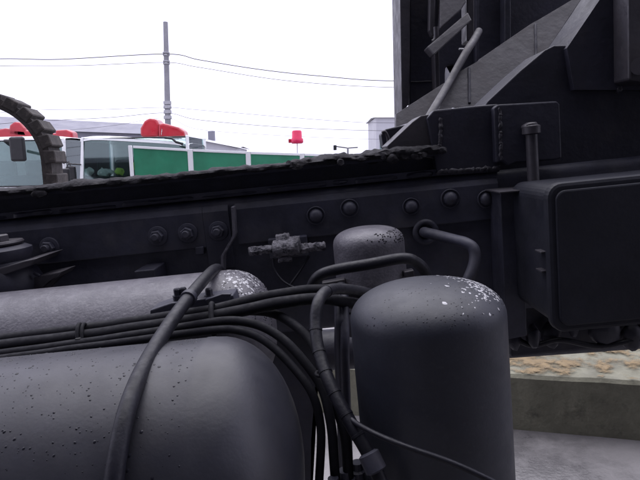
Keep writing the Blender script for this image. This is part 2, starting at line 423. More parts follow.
def tank_end_pt():
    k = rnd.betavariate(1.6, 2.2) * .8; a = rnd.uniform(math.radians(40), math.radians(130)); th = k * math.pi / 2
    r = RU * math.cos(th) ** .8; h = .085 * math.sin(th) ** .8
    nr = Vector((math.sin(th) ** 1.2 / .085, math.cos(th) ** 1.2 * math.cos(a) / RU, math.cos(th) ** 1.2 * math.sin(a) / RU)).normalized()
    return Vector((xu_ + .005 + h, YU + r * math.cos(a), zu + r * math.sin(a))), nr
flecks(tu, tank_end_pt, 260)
for xx in (-.82, -.50):
    for (Y0, z0, R, o) in ((YL, zl, RL, tl), (YU, zu, RU, tu)):
        obj('tank_strap', lathe(bmesh.new(), [(R + .0005, xx - .02), (R + .003, xx - .02), (R + .003, xx + .02), (R + .0005, xx + .02)], 60, Vector((0, Y0, z0)), 'X'), 'dark_paint', o, smooth=True) if xx < -.6 else None
for xx in (-.82, -.25):
    boxo('tank_bracket', xx - .02, xx + .02, YL - .1, RY + .02, zl - RL - .012, zl - RL - .0002, 'dark_paint', truck, .002)
    boxo('tank_hanger', xx - .02, xx + .02, YU + RU + .004, RY - .0002, zl - RL - .012, zA - .12, 'dark_paint', truck, .002)
# clamp plate on far tank carrying the hose clip
clamp = plate('hose_bracket', [(150, 310), (171, 303), (233, 295), (236, 306), (216, 314), (150, 321)], .80, .045, 'frame_paint', truck)
for px, py, s in ((176, 294, 1.0), (182, 293, .9), (208, 294, .95)):
    bm = bmesh.new(); c = P(px, py + 8, .80)
    lathe(bm, [(.0085 * s, 0), (.0085 * s, .007), (.006 * s, .007), (.006 * s, .016), (.0045 * s, .018)], 6, c + Vector((0, .015, 0)))
    obj('bracket_nut', bm, 'dark_paint', clamp)
plate('clip_tab', [(205, 300), (222, 294), (231, 294), (229, 301), (210, 306)], .785, .008, 'frame_paint', clamp, .001)

# ------------------------------------------------------------------ air dryer and filter canister
def canister(name, m, px, py_top, Y0, R, dome, H, sup, parent, ring=True, taper=1.0):
    top = P(px, py_top, Y0); z1 = top.z; o = Vector((top.x, Y0, 0))
    prof = [(R * .9 * taper, z1 - H), (R * taper, z1 - H + .004)]
    prof += [(R * taper, z1 - H + .02), (R, z1 - dome - .004)]
    for k in range(0, 17):
        a = math.pi / 2 * k / 16
        prof.append((R * abs(math.cos(a)) ** (2 / sup), z1 - dome + dome * abs(math.sin(a)) ** (2 / sup)))
    ob = obj(name, lathe(bmesh.new(), prof, 80, o), m, parent, smooth=True)
    def surf(th, az):
        r = R * abs(math.cos(th)) ** (2 / sup); h = dome * abs(math.sin(th)) ** (2 / sup)
        nr = Vector((math.cos(az) * math.cos(th) ** (2 - 2 / sup) / R, math.sin(az) * math.cos(th) ** (2 - 2 / sup) / R, math.sin(th) ** (2 - 2 / sup) / dome)).normalized()
        return o + Vector((r * math.cos(az), r * math.sin(az), z1 - dome + h)), nr
    return ob, o, z1, surf
DR, DY = .0965, .66
dry, do, dz, dsurf = canister('air_dryer', 'dryer_paint', 424, 281, DY, DR, .046, .31, 2.3, truck, taper=1.0)
bm = bmesh.new()
for i in range(330):
    th = rnd.uniform(.2, 1.3); az = rnd.uniform(-2.6, 1.8)
    p, nr = dsurf(th, az); bead(bm, p, nr, rnd.choice((.0004, .0005, .0007, .0009)) * rnd.uniform(.8, 1.2), .3)
wd = obj('water_drops', bm, 'water_bead', dry, smooth=True); wd['kind'] = 'stuff'
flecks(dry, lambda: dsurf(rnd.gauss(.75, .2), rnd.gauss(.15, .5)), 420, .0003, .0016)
obj('base_flange', lathe(bmesh.new(), [(.04, dz - .36), (DR + .012, dz - .36), (DR + .014, dz - .352), (DR + .014, dz - .318), (DR + .008, dz - .3105), (.04, dz - .3105)], 60, do), 'dark_paint', dry, smooth=True)
boxo('dryer_bracket', do.x - .04, do.x + .04, DY + .02, RY - .0003, dz - .372, dz - .3603, 'dark_paint', truck, .002)
boxo('dryer_bracket', do.x - .04, do.x + .04, RY - .010, RY - .0003, dz - .36, dz - .15, 'dark_paint', truck, .002)
fil, fo, fz, fsurf = canister('filter_canister', 'tank_paint', 367, 226.5, .985, .0655, .034, .15, 2.7, truck)
bm = bmesh.new()
for i in range(90):
    p, nr = fsurf(rnd.uniform(.1, .8), rnd.gauss(-.7, .45)); bead(bm, p, nr, rnd.uniform(.0008, .002), .6)
wd = obj('water_drops', bm, 'water_bead', fil, smooth=True); wd['kind'] = 'stuff'
obj('base_flange', lathe(bmesh.new(), [(.02, fz - .19), (.072, fz - .19), (.075, fz - .185), (.075, fz - .160), (.07, fz - .1505), (.02, fz - .1505)], 48, fo), 'dark_paint', fil, smooth=True)
boxo('filter_bracket', fo.x - .03, fo.x + .03, .97, RY - .0003, fz - .199, fz - .1903, 'dark_paint', truck, .002)
plate('filter_clamp', [(322, 283), (345, 279), (346, 287), (323, 291)], .93, .02, 'crane_paint', truck)
plate('filter_clamp', [(404, 272), (414, 270), (415, 277), (405, 279)], .93, .02, 'crane_paint', truck)

# ------------------------------------------------------------------ hoses
def on_lower(px, py, r=.0085):
    p = tank_hit(px, py, YL, zl, RL)
    if p is None: return None
    d = (CL - p).normalized(); nrm = Vector((0, p.y - YL, p.z - zl)).normalized()
    return p + nrm * r
pts = [P(224, 285, 1.03), P(221, 268, .985), P(215, 268, .92), P(206, 277, .83), P(188, 298, .74), P(169, 324, .675)]
for px, py in ((138, 385), (127, 425), (119, 470), (115, 505)):
    q = on_lower(px, py, .0098); pts.append(q)
pts.append(pts[-1] + Vector((-.004, -.01, -.05)))
pts_s = catmull(pts, 10)
for it in range(70):
    pts_s = [pts_s[0]] + [pts_s[i] * .5 + (pts_s[i - 1] + pts_s[i + 1]) * .25 for i in range(1, len(pts_s) - 1)] + [pts_s[-1]]
h1 = obj('hose', sweep(bmesh.new(), pts_s, .0092, 16), 'rubber_hose', truck, smooth=True)
h1['label'] = 'thick hose draped across the near tank'
def ring_at(path, idx, r, t, name, m, parent, w=.004):
    p = path[idx]; d = (path[idx + 1] - path[idx - 1]).normalized()
    bm = bmesh.new(); sweep(bm, [p - d * w, p - d * w * .8, p + d * w * .8, p + d * w], [r, r + t, r + t, r], 16)
    return obj(name, bm, m, parent, smooth=True)
ring_at(pts_s, 40, .0092, .0025, 'hose_clip', 'dark_paint', h1, .006)
# bundle between the tanks
b1 = [(-60, 345, .77), (0, 339, .77), (80, 329, .77), (160, 318, .77), (215, 309, .77), (250, 300, .78), (285, 293, .80), (320, 289, .83), (350, 292, .86), (385, 300, .90)]
b2 = [(-60, 352, .755), (0, 346, .755), (80, 336, .755), (160, 325, .755), (215, 316, .755), (250, 309, .76), (285, 302, .77), (320, 299, .79), (350, 303, .82), (380, 312, .86)]
b3 = [(-60, 360, .74), (0, 354, .74), (80, 343, .74), (160, 331, .74), (215, 322, .735), (245, 322, .73), (272, 332, .72), (298, 354, .70), (320, 385, .68), (330, 420, .66), (334, 460, .65), (336, 500, .65)]
b4 = [(-60, 365, .73), (0, 359, .73), (80, 348, .73), (160, 337, .73), (215, 330, .725), (240, 331, .72), (266, 342, .71), (292, 366, .69), (312, 394, .67), (320, 425, .66), (320, 460, .65), (318, 500, .65)]
b5 = [(-60, 349, .80), (0, 343, .80), (80, 333, .80), (160, 322, .80), (215, 313, .80), (250, 311, .79), (280, 316, .77), (308, 338, .74), (326, 372, .70), (334, 400, .68), (346, 440, .66), (348, 500, .66)]
hs_ = []
for p, r in ((b1, .0078), (b2, .0088), (b3, .0064), (b4, .0058), (b5, .0070)):
    hs_.append(tube('hose', p, r, 'shaded_rubber', truck, wob=.0012))
# cable ties
def tie(px0, py0, px1, py1, Y0, Y1, name='cable_tie', w=.0022):
    a, b = P(px0, py0, Y0), P(px1, py1, Y1); mid = (a + b) / 2; v = (b - a); L_ = v.length / 2; v.normalize()
    n2 = Vector((1, 0, 0)) - v * v.x; n2.normalize(); n1 = v.cross(n2)
    path = [mid + v * (L_ * math.cos(t)) + n1 * (.011 * math.sin(t)) for t in [2 * math.pi * k / 24 for k in range(25)]]
    return obj(name, sweep(bmesh.new(), path, w, 8, False), 'shaded_rubber', hs_[2], smooth=True)
tie(80, 324, 82, 352, .765, .745, w=.003); tie(84.5, 324, 86, 352, .765, .745, w=.0028); tie(212, 304, 214, 334, .765, .735, w=.004); tie(316, 374, 331, 371, .66, .66, w=.0022)
boxo('tie_head', *(lambda p: (p.x - .004, p.x + .004, p.y - .017, p.y - .008, p.z - .005, p.z + .005))(P(83, 338, .755)), 'black_plastic', hs_[2], .001)
# thick hose dropping in front of the gap
t3 = [(392, 300, .86), (365, 292, .83), (342, 289, .79), (327, 291, .745), (318, 303, .71), (315.5, 325, .69), (319, 352, .665), (331, 386, .63), (350, 422, .60), (369, 455, .58), (384, 490, .565), (392, 515, .56)]
h3 = tube('hose', t3, .0082, 'rubber_hose', truck, n_=10)
pp = catmull([P(*p) for p in t3], 10)
for i in (30, 52, 60, 66, 72, 78, 84): ring_at(pp, i, .0082, .0007, 'hose_ferrule', 'rubber_hose', h3, .0018)
ring_at(pp, 92, .0082, .0045, 'hose_fitting', 'frame_paint', h3, .012)
t4 = [(322, 366, .66), (333, 395, .63), (350, 418, .60), (372, 432, .565), (405, 446, .535), (450, 462, .52), (490, 480, .515), (520, 496, .52)]
tube('hose', t4, .0031, 'rubber_hose', truck)
t5 = [(310, 300, .90), (312, 286, .88), (319, 276, .87), (335, 270, .865), (370, 264, .86), (402, 258.5, .86), (416, 262, .87), (426, 274, .88), (430, 300, .90)]
tube('hose', t5, .0092, 'rubber_hose', truck, n_=10)
t6 = [(425, 232, 1.095), (425, 232.5, 1.06), (436, 235, 1.035), (455, 240, .995), (466, 243, .975), (473, 248, .965), (475, 257, .96), (473, 268, .955), (467, 283, .95), (460, 305, .95)]
pipe = tube('pipe', t6, .0105, 'frame_paint', truck, n_=8)
c = P(425, 231.5, RY)
bm = bmesh.new(); sweep(bm, [Vector((c.x + .021 * math.cos(t), RY - .007, c.z + .021 * math.sin(t))) for t in [2 * math.pi * k / 32 for k in range(33)]], .0062, 10, False)
obj('grommet', bm, 'frame_paint', pipe, smooth=True)
# fittings at the lower ends
for px, py, Y, r, h in ((345, 470, .66, .013, .05), (357, 462, .67, .011, .06), (333, 478, .64, .010, .05)):
    c = P(px, py, Y); obj('hose_coupling', lathe(bmesh.new(), [(r * .8, -h), (r, -h + .003), (r, -.012), (r * .7, -.010), (r * .7, 0)], 12, c), 'frame_paint', truck)
for k, (px, py, Y, r) in enumerate(((341, 330, .80, .010), (344, 360, .78, .007), (337, 350, .84, .006))):
    tube('drain_pipe', [(px, 286, Y + .06), (px + 1, 300 + (py - 300) * .5, Y + .01), (px + 1, py, Y), (px + 3, py + 60, Y), (px + 6, py + 140, Y)], r, 'dark_paint', truck)
# frosted valve on the rail with its looped cable
valve = empty('drain_valve'); valve.parent = truck
def hx(px0, px1, py, Y, r, seg, nm, m='corroded', n_=6):
    a, b = P(px0, py, Y), P(px1, py, Y); bm = bmesh.new(); L_ = b.x - a.x
    prof = [(r * .8, 0)] + [(r * (1 + .13 * noise.noise(Vector((px0 + i * 1.7, 0, 3)))), L_ * (.04 + .92 * i / n_)) for i in range(n_ + 1)] + [(r * .8, L_)]
    lathe(bm, prof, seg, a, 'X')
    for v in bm.verts: v.co += Vector((noise.noise(v.co * 160), noise.noise(v.co * 160 + Vector((5, 0, 0))), noise.noise(v.co * 160 + Vector((0, 7, 0))))) * .0028
    o = obj(nm, bm, m, valve, smooth=seg > 8); return o
hx(249, 262, 251.5, 1.05, .0095, 6, 'cap_nut'); hx(261, 275, 250, 1.05, .0075, 14, 'stem'); hx(273, 300, 249, 1.05, .0165, 16, 'body'); hx(299, 309, 249, 1.05, .011, 6, 'union_nut')
hx(308, 326, 247.5, 1.05, .0085, 12, 'thread', n_=14); hx(276, 290, 239.5, 1.06, .011, 8, 'bonnet'); hx(288, 300, 241.5, 1.055, .009, 8, 'bonnet'); hx(278, 292, 260, 1.045, .0055, 8, 'drain_cock')
boxo('mount_plate', P(268, 250, 1.06).x, P(308, 250, 1.06).x, 1.075, RY + .0, P(280, 258, 1.08).z, P(280, 238, 1.08).z, 'frame_paint', valve, .002)
tube('cable', [(273, 258, 1.045), (275, 270, 1.04), (283, 281, 1.03), (296, 288, 1.02), (312, 292, 1.0)], .0022, 'rubber_hose', valve)
tube('cable', [(309, 256, 1.05), (302, 268, 1.045), (293, 281, 1.035), (284, 293, 1.03)], .0024, 'rubber_hose', valve)
# rubber mount and brackets at the front end
mount = empty('engine_mount'); mount.parent = truck
c = P(0, 255, 1.0)
obj('rubber_bush', lathe(bmesh.new(), [(.03, -.075), (.062, -.070), (.066, -.05), (.058, -.03), (.050, -.012), (.056, 0.0), (.056, .010), (.045, .016), (.03, .018)], 36, c), 'dark_paint', mount, smooth=True)
obj('washer', lathe(bmesh.new(), [(.01, .0185), (.042, .0185), (.044, .022), (.042, .0255), (.01, .0255)], 30, c), 'crane_paint', mount, smooth=True)
obj('bolt', lathe(bmesh.new(), [(.016, .026), (.016, .036), (.013, .038)], 6, c + Vector((.006, 0, 0))), 'crane_paint', mount)
plate('flange', [(-70, 271), (0, 268), (24, 261), (38, 258), (30, 266), (4, 275), (-70, 280)], .95, .10, 'crane_paint', mount)
plate('foot', [(-30, 302), (20, 286), (36, 277), (62, 271.5), (58, 277), (44, 284), (30, 300)], .985, .06, 'crane_paint', mount)
tube('pin', [(34, 273, .98), (40, 276, .98)], .003, 'dark_paint', mount, n_=3)
plate('mount_web', [(-70, 240), (-10, 262), (10, 285), (10, 320), (-70, 320)], 1.03, .065, 'dark_paint', mount)

# ------------------------------------------------------------------ toolbox
tb = empty('toolbox'); tb.parent = truck
YB = .86
a = P(543, 187, YB); b = P(560, 333, YB); bx0, bz1, bz0 = a.x + .006, a.z + .004, P(552, 334, YB).z
bx1 = bx0 + .56
def rrect(x0, x1, z0, z1, r, y, k=6):
    out = []
    for cx, cz, a0 in ((x1 - r, z1 - r, 0), (x0 + r, z1 - r, 90), (x0 + r, z0 + r, 180), (x1 - r, z0 + r, 270)):
        for i in range(k + 1):
            t = math.radians(a0 + 90 * i / k); out.append(Vector((cx + r * math.cos(t), y, cz + r * math.sin(t))))
    return out
def rprism(name, x0, x1, z0, z1, r, y0, y1, m, parent, bev=.003):
    bm = bmesh.new(); poly_prism(bm, rrect(x0, x1, z0, z1, r, y0), Vector((0, y1 - y0, 0)))
    return obj(name, bm, m, parent, bevel=bev)
body = rprism('box_body', bx0 + .006, bx1 - .006, bz0 + .006, bz1 - .006, .022, YB + .022, RY - .06, 'box_paint', tb, .003)
lid = rprism('lid', bx0, bx1, bz0, bz1, .024, YB, YB + .0215, 'box_paint', tb, .006)
pan = rprism('lid_panel', bx0 + .012, bx1 - .012, bz0 + .012, bz1 - .012, .016, YB - .005, YB + .004, 'box_paint', lid, .003)
for py in (253, 272):
    p = P(541, py, YB + .03); boxo('hinge_pin', bx0 - .004, bx0 + .0065, YB + .024, YB + .05, p.z, p.z + .003, 'crane_paint', body, .0008)
for xx in (bx0 + .06, bx1 - .06):
    boxo('box_bracket', xx - .03, xx + .03, RY - .0605, RY - .0003, bz0 + .05, bz1 - .05, 'dark_paint', tb, .002)
plate('side_bracket', [(500, 192), (523, 191), (527, 336), (506, 340)], 1.03, .07, 'frame_paint', truck)
plate('top_lip', [(500, 192), (543, 188), (543, 189.6), (500, 193.6)], 1.0, .095, 'crane_paint', truck, .0006)
# clutter under the box and rail: outrigger beam housing, air line stubs
hz0 = P(540, 355, 1.16).z
boxo('outrigger_housing', P(508, 300, 1.16).x, P(508, 300, 1.16).x + .9, 1.1605, 1.90, hz0, zR - .0005, 'dark_paint', truck, .006)
for px, py, w_, Y in ((515, 362, 14, 1.12), (534, 359, 12, 1.10), (553, 357, 18, 1.13), (574, 348, 10, 1.1), (604, 352, 30, 1.12), (632, 358, 22, 1.12), (660, 352, 40, 1.13)):
    c = P(px, py, Y); hw = w_ * Y / F / 2
    ragged_strip('hanging_bracket', c.x - hw, c.x + hw, Y - .03, Y + .03, c.z, c.z + .10, .008, 'dark_paint', truck, step=.008, seed=px)
tube('air_line', [(505, 330, 1.12), (530, 345, 1.11), (560, 340, 1.11), (600, 346, 1.11), (650, 338, 1.11), (720, 338, 1.12)], .006, 'rubber_hose', truck)
tube('propeller_shaft', [(-700, 560, 1.52), (0, 480, 1.52), (320, 440, 1.52), (640, 402, 1.52), (1400, 330, 1.52)][:0] or [(-900, 430, 1.52), (400, 345, 1.52), (1700, 250, 1.52)], .06, 'dark_paint', truck)

plate('shade_plate', [(60, 330), (322, 318), (318, 352), (314, 400), (311, 440), (310, 540), (60, 540)], 1.12, .006, 'dark_paint', truck)  # added dark sheet standing in for the shade below the rail
# ------------------------------------------------------------------ crane base and column
cr = empty('crane_base'); cr.parent = truck
YC = RY - .006
plate('foot_gusset', [(387, 146), (413, 121.5), (421, 115.5), (432, 114), (440, 150), (440, 160), (390, 152)], YC + .012, .10, 'crane_paint', cr, .002)
plate('tie_down_lug', [(381, 134), (386, 129), (408, 124), (408, 148), (392, 150), (383, 148)], YC + .16, .05, 'dark_paint', cr, .003)
c0 = [(382, 133), (385, 132), (388, 138), (388, 146), (385, 151)]
tube('lug_ring', [(x, y, YC + .13) for x, y in c0], .0035, 'crane_paint', cr)
plate('side_plate', [(427, 118), (434, 110), (484, 105), (499, 104), (500, 172), (438, 176)], YC, .03, 'dark_paint', cr, .003)
plate('doubler_plate', [(494, 108), (498, 104.5), (557, 101), (560, 104), (562, 158), (556, 160), (514, 163), (508, 166), (502, 161), (496, 163)], YC - .022, .0215, 'dark_paint', cr, .003)
def bead_line(name, p0, p1, Y, r, m='weld', par=cr, lump=.5):
    a, b = P(*p0, Y), P(*p1, Y); k = max(6, int((b - a).length / .003))
    jit = lambda i, c: noise.noise(Vector((i * .45, p0[0] + c, p0[1]))) * r * .7
    path = [a.lerp(b, i / k) + Vector((jit(i, 3), r * .35, jit(i, 9))) for i in range(k + 1)]
    rr = [r * (.85 + .45 * noise.noise(Vector((i * .9, p0[0], p0[1]))) + .3 * noise.noise(Vector((i * .31, p0[1], 2)))) for i in range(k + 1)]
    return obj(name, sweep(bmesh.new(), path, rr, 8), m, par, smooth=True)
bead_line('weld_bead', (500, 108), (501, 160), YC - .022, .0045); bead_line('weld_bead', (440, 150), (441, 118), YC - .001, .005)
bead_line('weld_bead', (572, 40), (573, 86), 1.115, .006); bead_line('weld_bead', (617, -5), (620, 92), 1.10, .007); bead_line('weld_bead', (437, 172), (500, 168), YC, .006)
ragged_strip('weld_patch', P(521, 120, 1.06).x, P(536, 120, 1.06).x, 1.045, 1.075, P(528, 131, 1.06).z, P(528, 124, 1.06).z, .004, 'weld', cr, step=.003, seed=5)
# clamp rod with its head
c = P(531, 124, 1.055)
obj('clamp_rod', lathe(bmesh.new(), [(.011, -.15), (.011, -.02), (.017, -.018), (.017, -.004), (.012, -.002), (.012, 0), (.009, .003)], 16, c), 'crane_paint', cr, smooth=True)
# main gussets
plate('front_gusset', [(483, 108), (488, 101), (520, 71), (545, 50), (554, 45.5), (574, 45), (574, 86), (760, 82), (760, 165), (562, 172), (486, 172)], YC + .020, .105, 'dark_paint', cr, .003)
plate('upper_gusset', [(567, 48), (600, 0), (640, -60), (760, -60), (760, 90), (574, 90)], YC + .004, .13, 'dark_paint', cr, .003)
for k, (x0, y0, x1, y1) in enumerate(((484, 107, 547, 48.5),)):
    pass
# inclined web plate behind
bm = bmesh.new()
up_ = [(396, 114), (455, 76), (457, 73), (480, 60), (482, 57.5), (534, 22), (538, 20), (575, -2), (640, -45)]
lo_ = [(396, 127), (455, 107), (457, 107), (480, 107), (482, 107), (534, 100), (538, 100), (575, 96), (640, 90)]
zw = P(396, 127, 1.30).z; KW = .55
def WB(px, py, off=0.0):
    d = TI.to_3x3() @ ray(px, py); q_ = (1.30 + off + KW * (CL.z - zw) - CL.y) / (d.y - KW * d.z); return CL + d * q_
fu = [WB(x, y) for x, y in up_]; fl_ = [WB(x, y) for x, y in lo_]
poly = fl_ + fu[::-1]
k = len(up_)
va = [bm.verts.new(p) for p in fl_]; vb = [bm.verts.new(p) for p in fu]; vc = [bm.verts.new(p + Vector((0, .025, 0))) for p in fl_]; vd = [bm.verts.new(p + Vector((0, .025, 0))) for p in fu]
for i in range(k - 1):
    bm.faces.new((va[i], va[i + 1], vb[i + 1], vb[i])); bm.faces.new((vc[i], vc[i + 1], vd[i + 1], vd[i]))
    bm.faces.new((vb[i], vb[i + 1], vd[i + 1], vd[i])); bm.faces.new((va[i], va[i + 1], vc[i + 1], vc[i]))
bm.faces.new((va[0], vb[0], vd[0], vc[0])); bm.faces.new((va[-1], vb[-1], vd[-1], vc[-1]))
obj('inclined_web', bm, 'crane_paint', cr)
def seam(px, y0, y1):
    a = WB(px, y0, -.001); b = WB(px + .5, y1, -.001); k = 14
    path = [a.lerp(b, i / k) for i in range(k + 1)]
    obj('weld_bead', sweep(bmesh.new(), path, [.0035 * (1 + .4 * noise.noise(Vector((i * .8, px, 0)))) for i in range(k + 1)], 8), 'dark_paint', cr, smooth=True)
seam(469, 68, 103); seam(535.5, 24, 60)
# crane column behind
YK = 1.60
plate('column_post', [(399, -60), (410, -60), (410, 60), (409, 104), (402, 113), (401, 60)], YK, .16, 'crane_paint', cr, .003)
plate('column_panel', [(410.5, -60), (438, -60), (438, 104), (424, 112), (409.5, 122)], YK + .06, .03, 'dark_paint', cr, .003)
bead_line('panel_seam', (411, 82), (436, 81), YK + .058, .002)
plate('hatch_door', [(439, -60, 1.62), (466, -60, 1.62), (466, 2, 1.55), (461, 10, 1.541), (440, 29, 1.52)], YK - .05, .03, 'crane_paint', cr, .003)
plate('hatch_edge', [(431, -60), (435.5, -60), (435.5, 35), (432.5, 36), (429.5, 30)], YK - .05, .03, 'crane_paint', cr, .003)
plate('step_bar', [(427, 47, 1.51), (468, 12, 1.51), (472, 20, 1.495), (434, 55, 1.495)], YK - .07, .05, 'crane_paint', cr, .003)
tube('latch_handle', [(436, 27, YK - .08), (436, 38, YK - .08), (433, 42, YK - .08)], .007, 'crane_paint', cr)
plate('door_post', [(434.5, 52), (439, 50), (440, 92), (436, 94)], YK - .03, .05, 'crane_paint', cr, .002)
plate('inner_post', [(466.5, -60), (474.5, -60), (474.5, 36), (472, 41), (467, 41)], YK - .02, .06, 'crane_paint', cr, .003)
tube('grab_rod', [(479, 31, 1.47), (474, 40, 1.44), (465, 54, 1.385), (448, 85, 1.325), (431, 114, 1.22), (422, 130, 1.18)], .0095, 'crane_paint', cr)
plate('back_panel', [(438, -60), (476, -60), (476, 80), (456, 80), (457, 69), (454, 64.5), (448, 65), (445, 69), (445, 92), (438, 97)], YK + .25, .03, 'dark_paint', cr, .002)
tube('white_pin', [(459, 49, YK + .2), (469, 49.2, YK + .2)], .003, 'white_paint', cr, n_=3)
plate('slewing_housing', [(476, -60), (760, -60), (760, 70), (476, 80)], YK + .22, .5, 'dark_paint', cr, .01)
plate('housing_rib', [(505, -60), (511, -60), (511, 40), (505, 44)], YK + .17, .05, 'dark_paint', cr, .003)
plate('hydraulic_block', [(628, -60), (720, -60), (720, 76), (640, 82), (629, 80)], YC - .05, .055, 'crane_paint', cr, .004)
tube('block_port', [(640, 66, YC - .05), (640, 66, YC - .075)], .016, 'crane_paint', cr, n_=3)
boxo('crane_pedestal', P(500, 100, 1.2).x, P(760, 100, 1.2).x, 1.24, 1.95, zA + .002, zA + .06, 'dark_paint', cr, .004)
# wheels out of frame carry the chassis
for x in (-3.2, 3.3):
    boxo('axle', x - .06, x + .06, .62, 2.43, .46, .58, 'dark_paint', truck, .01)
    boxo('spring_pack', x - .5, x + .5, 1.12, 1.20, .5803, zR - .0003, 'dark_paint', truck, .01)
    boxo('spring_pack', x - .5, x + .5, 1.85, 1.93, .5803, zR - .0003, 'dark_paint', truck, .01)
    for y in (.48, 2.58):
        wh = empty('wheel'); wh.parent = truck; wh.location = (x, y, .52)
        pr = [(.29, -.13), (.42, -.14), (.49, -.12), (.515, -.07), (.515, .07), (.49, .12), (.42, .14), (.29, .13)]
        obj('tyre', lathe(bmesh.new(), pr, 48, axis='Y'), 'tyre', wh, smooth=True)
        obj('rim', lathe(bmesh.new(), [(.289, -.12), (.26, -.10), (.24, -.03), (.12, -.01), (.12, -.08), (.05, -.09), (.05, .1), (.24, .1), (.289, .12)], 40, axis='Y'), 'steel', wh, smooth=True)

# ================================================================== kerb on the ground beyond the truck
def ground_hit(px, py):
    d = TI.to_3x3() @ ray(px, py); return CL + d * (-CL.z / d.z)      # truck-slope plane
ka, kb = TM @ ground_hit(524, 430), TM @ ground_hit(640, 440)
kd = (kb - ka).normalized(); kn = Vector((-kd.y, kd.x, 0)).normalized()
if kn.y < 0: kn = -kn
kh = (P(580, 381, ka.y).z - P(580, 435, ka.y).z) * 1.0
k0 = ka - kd * 1.9; k1 = kb + kd * .5
bm = bmesh.new()
sec = [(0, -.02), (0, kh - .015), (.015, kh), (.50, kh), (.515, kh - .015), (.515, -.02)]
N_ = 40; rows = []
for i in range(N_ + 1):
    p = k0.lerp(k1, i / N_); rows.append([bm.verts.new(p + kn * (a_ + .003 * noise.noise(Vector((i * .7, a_ * 20, b_ * 9)))) + Vector((0, 0, b_ + .004 * noise.noise(Vector((i * .5, b_ * 9, 4)))))) for a_, b_ in sec])
for r1, r2 in zip(rows, rows[1:]):
    for j in range(len(sec) - 1): bm.faces.new((r1[j], r1[j + 1], r2[j + 1], r2[j]))
bm.faces.new(rows[0]); bm.faces.new(rows[-1][::-1])
kerb = tag(obj('concrete_kerb', bm, 'kerb_concrete'), 'weathered olive grey concrete kerb lying on the ground beneath the black toolbox', 'kerb')

def worn(name, col, scale, lo, hi):
    m = mat(name, col, .85, var=.35, scale=18, bump=.3, bscale=80); n = m.node_tree; b = n.nodes['Principled BSDF']
    tc = n.nodes.new('ShaderNodeTexCoord'); q = n.nodes.new('ShaderNodeTexNoise'); q.inputs['Scale'].default_value = scale; q.inputs['Detail'].default_value = 9; q.inputs['Roughness'].default_value = .72
    r = n.nodes.new('ShaderNodeMapRange'); r.inputs['From Min'].default_value = lo; r.inputs['From Max'].default_value = hi
    n.links.new(tc.outputs['Object'], q.inputs['Vector']); n.links.new(q.outputs[0], r.inputs['Value']); n.links.new(r.outputs[0], b.inputs['Alpha'])
worn('worn_yellow', (.20, .145, .075), 4.5, .44, .53); worn('worn_white', (.42, .42, .40), 5.0, .52, .62)
def stripe(name, x0, x1, a0, b0, a1, b1, m):
    bm = bmesh.new(); rows = []
    for i in range(9):
        p = k0 + kd * (x0 + (x1 - x0) * i / 8); rows.append([bm.verts.new(p + kn * a_ + Vector((0, 0, b_))) for a_, b_ in ((a0, b0), (a1, b1))])
    for r1_, r2_ in zip(rows, rows[1:]): bm.faces.new((r1_[0], r1_[1], r2_[1], r2_[0]))
    obj(name, bm, m, kerb)
stripe('yellow_paint', 1.4, 3.0, .012, kh + .006, .48, kh + .006, 'worn_yellow')
stripe('white_paint_patch', 2.55, 3.0, -.006, .02, -.006, kh - .03, 'worn_white')
# unseen building added behind the camera to shade the faces turned towards it
ws_ = empty('shade_building', (0, -2.1, 0), 'unseen dark steel clad building added to shade the side of the crane truck', 'building')
boxo('wall', -9, 9, -6, 0, -.6, 5.4, 'dark_cladding', ws_)
boxo('roof', -9.4, 9.4, -6.4, 1.3, 5.4005, 5.6, 'grey_roof', ws_)  # eave drawn out to darken the ground and the truck's near side
for i in range(36):
    boxo('cladding_rib', -8.9 + i * .5, -8.82 + i * .5, .0005, .035, -.55, 5.39, 'dark_cladding', ws_)
boxo('roller_door', -1.8, 1.8, .036, .08, -.5, 3.0, 'box_paint', ws_)

